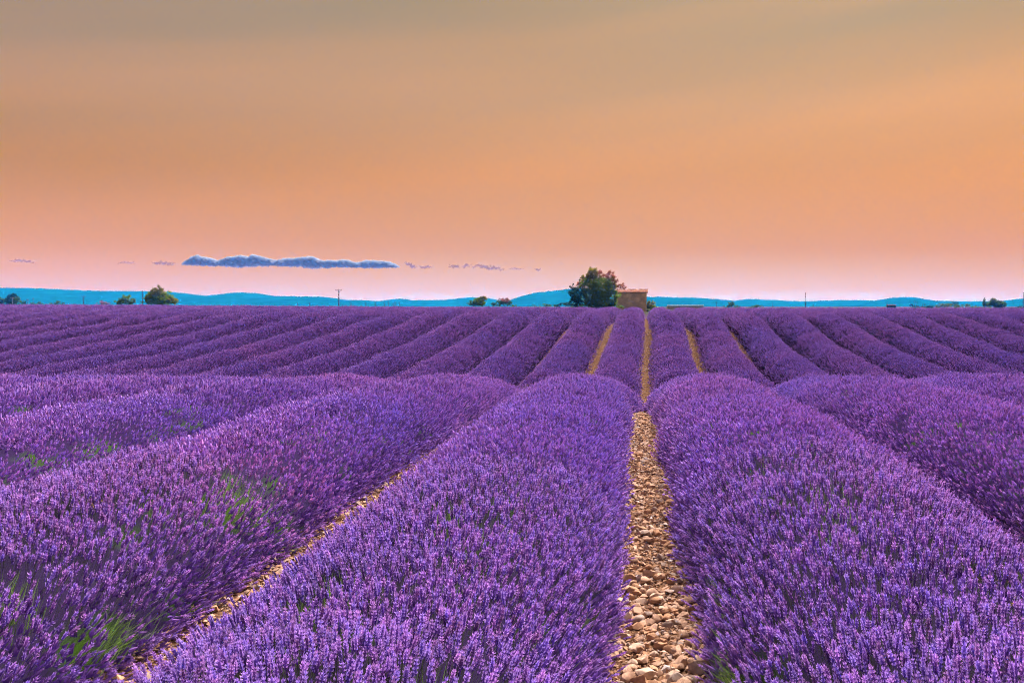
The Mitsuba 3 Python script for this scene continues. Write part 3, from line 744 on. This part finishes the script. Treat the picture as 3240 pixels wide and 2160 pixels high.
pole('tall dark pole with a crossarm standing alone on the left skyline', 1072, 916, 400, .24, 1.25)
pole('tall thin dark pole right of the greenhouse', 2549, 926, 420, .17)
pole('tall thin pole cut by the right edge', 3238, 924, 420, .17)
pole('thin dark pole close to the large rounded bush', 451, 919, 420, .16)
pole('thin pole with a short crossarm left of the mauve bush', 264, 936, 520, .19, 1.2)
pole('pale pole standing in front of the round dark tree', 39, 941, 480, .16, .9, 'pole_pale_bsdf')
pole('short dark pole right of the small upright bush', 88, 947, 520, .2, .7)
pole('faint thin pole with a small crossarm behind the ragged bush', 105, 943, 640, .12, .6)
for n, (px, top) in enumerate([(942, 956), (979, 956), (1110, 954), (1157, 957), (1187, 953), (1216, 956), (1230, 953), (1244, 957), (1250, 955), (1263, 954)]):
    pole(('first', 'second', 'third', 'fourth', 'fifth', 'sixth', 'seventh', 'eighth', 'ninth', 'tenth')[n] + ' small distant post from the left, in the line by the tall crossarm pole', px, top, 700, .22, name='post', group='small distant posts under the left hills')
pole('thin faint pole above the dark bush right of the greenhouse', 2268, 953, 460, .12)
pole('short dark pole left of the tall thin pole', 2444, 955, 520, .16)
pole('short faint pole right of the tall thin pole', 2575, 960, 620, .14)
pole('thin pole behind the small shed', 2809, 955, 620, .14)
for n, (px, top) in enumerate([(2893, 951), (2899, 953), (2920, 961), (2927, 957), (2941, 959)]):
    pole(('first', 'second', 'third', 'fourth', 'fifth')[n] + ' thin post from the left before the nearer wooded hill', px, top, 640, .13, name='post', group='thin posts before the right hill')

# ------------------------------------------------------------------ the stone hut
def wall_color(p, n, uv):
    a = mikit.fbm(p.x * 1.3, p.y * 1.3, p.z * 1.6, octaves=5)
    b = mikit.fbm(p.x * 6, p.y * 6, p.z * 6, octaves=3)
    st = mikit.fbm(p.x * 0.7 + 9, p.y * .7, p.z * 0.9, octaves=3)
    c = mikit.mix((0.43, 0.34, 0.29), (0.64, 0.52, 0.45), mikit.smoothstep(.3, .7, a))
    c = mikit.mix(c, (0.40, 0.31, 0.29), 0.6 * mikit.smoothstep(.46, .62, st))
    return c * (0.78 + 0.44 * b)


scene['hut_wall_bsdf'] = {'type': 'twosided', 'bsdf': {'type': 'bumpmap', 'scale': 0.05, 'arbitrary': mikit.proc(lambda p, n, uv: mikit.fbm(p.x * 4, p.y * 4, p.z * 4, octaves=3), eps=.02),
                          'bsdf': {'type': 'diffuse', 'reflectance': mikit.proc(wall_color)}}}
matte('tile_bsdf', mikit.proc(lambda p, n, uv: mikit.mix((0.26, 0.14, 0.10), (0.45, 0.28, 0.22), mikit.fbm(p.x * 3.2, p.y * 3.2, p.z * 3.2))))
matte('tile_dark_bsdf', mikit.proc(lambda p, n, uv: mikit.mix((0.16, 0.08, 0.06), (0.30, 0.15, 0.11), mikit.fbm(p.x * 3.2, p.y * 3.2, p.z * 3.2))))
matte('plank_bsdf', mikit.proc(lambda p, n, uv: mikit.mix((0.09, 0.07, 0.055), (0.17, 0.13, 0.1), mikit.fbm(p.x * 9, p.y * 9, p.z * 1.2))))
HD = 180.0
hx0, hx1 = (1950 - 2046) / F * HD, (2046 - 2046) / F * HD + .02
hz0, hz1 = float(ground_z(-2.5, HD)) - .2, EYE + (968.5 - 926) / F * HD
hy0, hy1 = HD, HD + 4.4
hut = thing('hut', 'small stone field hut with a low tiled roof beside the big tree', 'hut')
ridge_y, rise = (hy0 + hy1) / 2, .46
w_ = .4
part(hut, 'wall', box([hx0, hy0, hz0], [hx1, hy0 + w_, hz1]), 'hut_wall_bsdf', label='rough plastered front wall')
part(hut, 'wall', box([hx0, hy1 - w_, hz0], [hx1, hy1, hz1]), 'hut_wall_bsdf')


def gable(x):
    pr = trimesh.creation.extrude_polygon(__import__('shapely').Polygon([(hy0 + w_, hz0), (hy1 - w_, hz0), (hy1 - w_, hz1 - .02), (ridge_y, hz1 + rise * .86), (hy0 + w_, hz1 - .02)]), w_, engine='earcut')
    v = np.array(pr.vertices)
    return np.stack([x + v[:, 2], v[:, 0], v[:, 1]], -1), np.array(pr.faces)


part(hut, 'gable_wall', gable(hx1 - w_), 'hut_wall_bsdf')
part(hut, 'gable_wall', gable(hx0), 'hut_wall_bsdf')
# roof: boards and rows of half-round tiles
ov = .22
part(hut, 'roof', join([([[hx0 - ov, hy0 - ov, hz1 - .02], [hx1 + ov, hy0 - ov, hz1 - .02], [hx1 + ov, ridge_y, hz1 + rise], [hx0 - ov, ridge_y, hz1 + rise],
                          [hx0 - ov, hy0 - ov, hz1 + .08], [hx1 + ov, hy0 - ov, hz1 + .08], [hx1 + ov, ridge_y, hz1 + rise + .1], [hx0 - ov, ridge_y, hz1 + rise + .1],
                          [hx0 - ov, hy1 + ov, hz1 - .02], [hx1 + ov, hy1 + ov, hz1 - .02], [hx0 - ov, hy1 + ov, hz1 + .08], [hx1 + ov, hy1 + ov, hz1 + .08]],
                         np.array([[0, 1, 2], [0, 2, 3], [4, 6, 5], [4, 7, 6], [0, 4, 5], [0, 5, 1], [1, 5, 6], [1, 6, 2], [0, 3, 7], [0, 7, 4],
                                   [3, 2, 9], [3, 9, 8], [7, 10, 11], [7, 11, 6], [8, 9, 11], [8, 11, 10], [2, 6, 11], [2, 11, 9], [3, 8, 10], [3, 10, 7]]))]), 'tile_dark_bsdf')
roof_key = f'{hut}__roof'
hr = np.random.default_rng(5)


def half_tile(p0, p1, r):
    p0, p1 = np.array(p0, float), np.array(p1, float)
    an = np.linspace(0, np.pi, 6)
    d = (p1 - p0) / np.linalg.norm(p1 - p0); s = np.array([1.0, 0, 0]); u = np.cross(s, d); u = u if u[2] > 0 else -u
    v = np.vstack([p0 + r * (np.cos(an)[:, None] * s + np.sin(an)[:, None] * u), p1 + r * .85 * (np.cos(an)[:, None] * s + np.sin(an)[:, None] * u)])
    f = []
    for j in range(5):
        f += [[j, j + 1, j + 7], [j, j + 7, j + 6]]
    return v, np.array(f)


n_cols = int((hx1 - hx0 + 2 * ov) / .24)
for k in range(n_cols):
    x = hx0 - ov + .12 + k * (hx1 - hx0 + 2 * ov - .24) / (n_cols - 1)
    for side in (-1, 1):
        ye = hy0 - ov - .04 if side < 0 else hy1 + ov + .04
        for t0, t1 in ((0, .36), (.33, .69), (.66, 1.0)):
            if hr.random() < .06:
                continue
            a = np.array([x + hr.normal(0, .012), ye + (ridge_y - ye) * t0, hz1 + .085 + rise * t0 + hr.uniform(.0, .05)])
            b = np.array([x + hr.normal(0, .012), ye + (ridge_y - ye) * t1, hz1 + .07 + rise * t1 + hr.uniform(0, .03)])
            key = numbered(f'{roof_key}__tile') if k < 1 and t0 == 0 and side < 0 else f'{roof_key}__tile_{len([1 for q_ in scene if q_.startswith(roof_key + "__tile")]):03d}'
            scene[key] = mikit.ply(half_tile(a, b, .1), 'tile_bsdf' if hr.random() < .65 else 'tile_dark_bsdf', smooth=True)
for k in range(14):
    x0 = hx0 - ov + k * (hx1 - hx0 + 2 * ov) / 14
    if k in (4, 9):
        continue
    v, f = half_tile([0, 0, 0], [0, .001, 0], .1)
    an = np.linspace(0, np.pi, 6)
    z = hz1 + rise + .1 + hr.uniform(0, .05)
    v = np.vstack([np.stack([an * 0 + x0, ridge_y + .16 * np.cos(an), z + .14 * np.sin(an)], -1), np.stack([an * 0 + x0 + .47, ridge_y + .14 * np.cos(an), z + .12 * np.sin(an)], -1)])
    part(roof_key, 'ridge_tile', (v, f), 'tile_bsdf', smooth=True)
# a loose stick and a tuft on the roof
st = thing('stick', 'short dark stick poking up from the hut roof', 'stick')
p = at(1993, 921, HD + 1.0); p2 = at(2000, 913.5, HD + 1.2)
scene[st] = mikit.ply(tube([p - [0, 0, .12], (p + p2) / 2, p2], [.05, .045, .03], 7), 'plank_bsdf')
m, col = crown([(at(2029, 919.5, HD + .9), (.2, .2, .16), 120, 'leaf_olive')], .07, 41)
tf = thing('weed', 'small green weed tuft growing on the hut roof', 'plant')
scene[tf] = mikit.ply(m, 'leaf_bsdf', color=col)

# ------------------------------------------------------------------ greenhouse and shed
matte('film_bsdf', (0.07, 0.13, 0.19))
matte('film_wall_bsdf', (0.42, 0.38, 0.42))
matte('hoop_bsdf', (0.35, 0.38, 0.42))
GD = 300.0
g0, g1 = (2112 - 2046) / F * GD, (2226 - 2046) / F * GD
gz = float(ground_z(10, GD)); gt = EYE + (968.5 - 963.5) / F * GD
gh = thing('greenhouse', 'long low pale greenhouse tunnel right of the stone hut', 'greenhouse')
an = np.linspace(0, np.pi, 13)
half_w = 2.3
side_h = (gt - gz) * .52
arc = np.stack([GD + half_w - half_w * np.cos(an), gz + side_h + (gt - gz - side_h) * np.sin(an)], -1)
v = np.vstack([np.stack([arc[:, 0] * 0 + xx, arc[:, 0], arc[:, 1]], -1) for xx in (g0, g1)])
part(gh, 'cover', (v, np.vstack([[[j, 13 + j, 14 + j, j + 1]] for j in range(12)])), 'film_bsdf', smooth=True)
part(gh, 'side_wall', join([box([g0, GD - .02, gz - .1], [g1, GD + .04, gz + side_h]), box([g0, GD + 2 * half_w - .04, gz - .1], [g1, GD + 2 * half_w + .02, gz + side_h])]), 'film_wall_bsdf')
for xx in (g0, g1):
    prf = __import__('shapely').Polygon([(GD, gz), *[(a_, b_) for a_, b_ in arc], (GD + 2 * half_w, gz)])
    e = trimesh.creation.extrude_polygon(prf, .04, engine='earcut'); ev = np.array(e.vertices)
    part(gh, 'end_wall', (np.stack([xx + ev[:, 2] - .02, ev[:, 0], ev[:, 1]], -1), np.array(e.faces)), 'film_wall_bsdf')
for xx in np.linspace(g0, g1, 8):
    part(gh, 'hoop', tube(np.stack([arc[:, 0] * 0 + xx, arc[:, 0], arc[:, 1] + .02], -1), .035, 5), 'hoop_bsdf')
SD = 500.0
s0, s1 = (2810 - 2046) / F * SD, (2836 - 2046) / F * SD
sz, stp = float(ground_z(120, SD)), EYE + (968.5 - 964.5) / F * SD
shed = thing('shed', 'small dark shed with a flat roof on the right skyline', 'shed')
matte('shed_wall_bsdf', mikit.proc(lambda p, n, uv: mikit.mix((0.03, 0.05, 0.06), (0.07, 0.10, 0.10), mikit.fbm(p.x * 2, p.y * 2, p.z * 2))))
matte('shed_roof_bsdf', (0.12, 0.09, 0.13))
part(shed, 'wall', box([s0, SD, sz - .1], [s1, SD + 3, stp - .15]), 'shed_wall_bsdf')
part(shed, 'roof', join([(np.array([[s0 - .2, SD - .3, stp - .16], [s1 + .3, SD - .3, stp - .16], [s1 + .3, SD + 3.3, stp + .1], [s0 - .2, SD + 3.3, stp + .1], [s0 - .2, SD - .3, stp], [s1 + .3, SD - .3, stp], [s1 + .3, SD + 3.3, stp + .26], [s0 - .2, SD + 3.3, stp + .26]]), box([0, 0, 0], [1, 1, 1])[1] * 0 + np.array([[0, 1, 5], [0, 5, 4], [1, 2, 6], [1, 6, 5], [2, 3, 7], [2, 7, 6], [3, 0, 4], [3, 4, 7], [4, 5, 6], [4, 6, 7], [0, 2, 1], [0, 3, 2]]))]), 'shed_roof_bsdf')
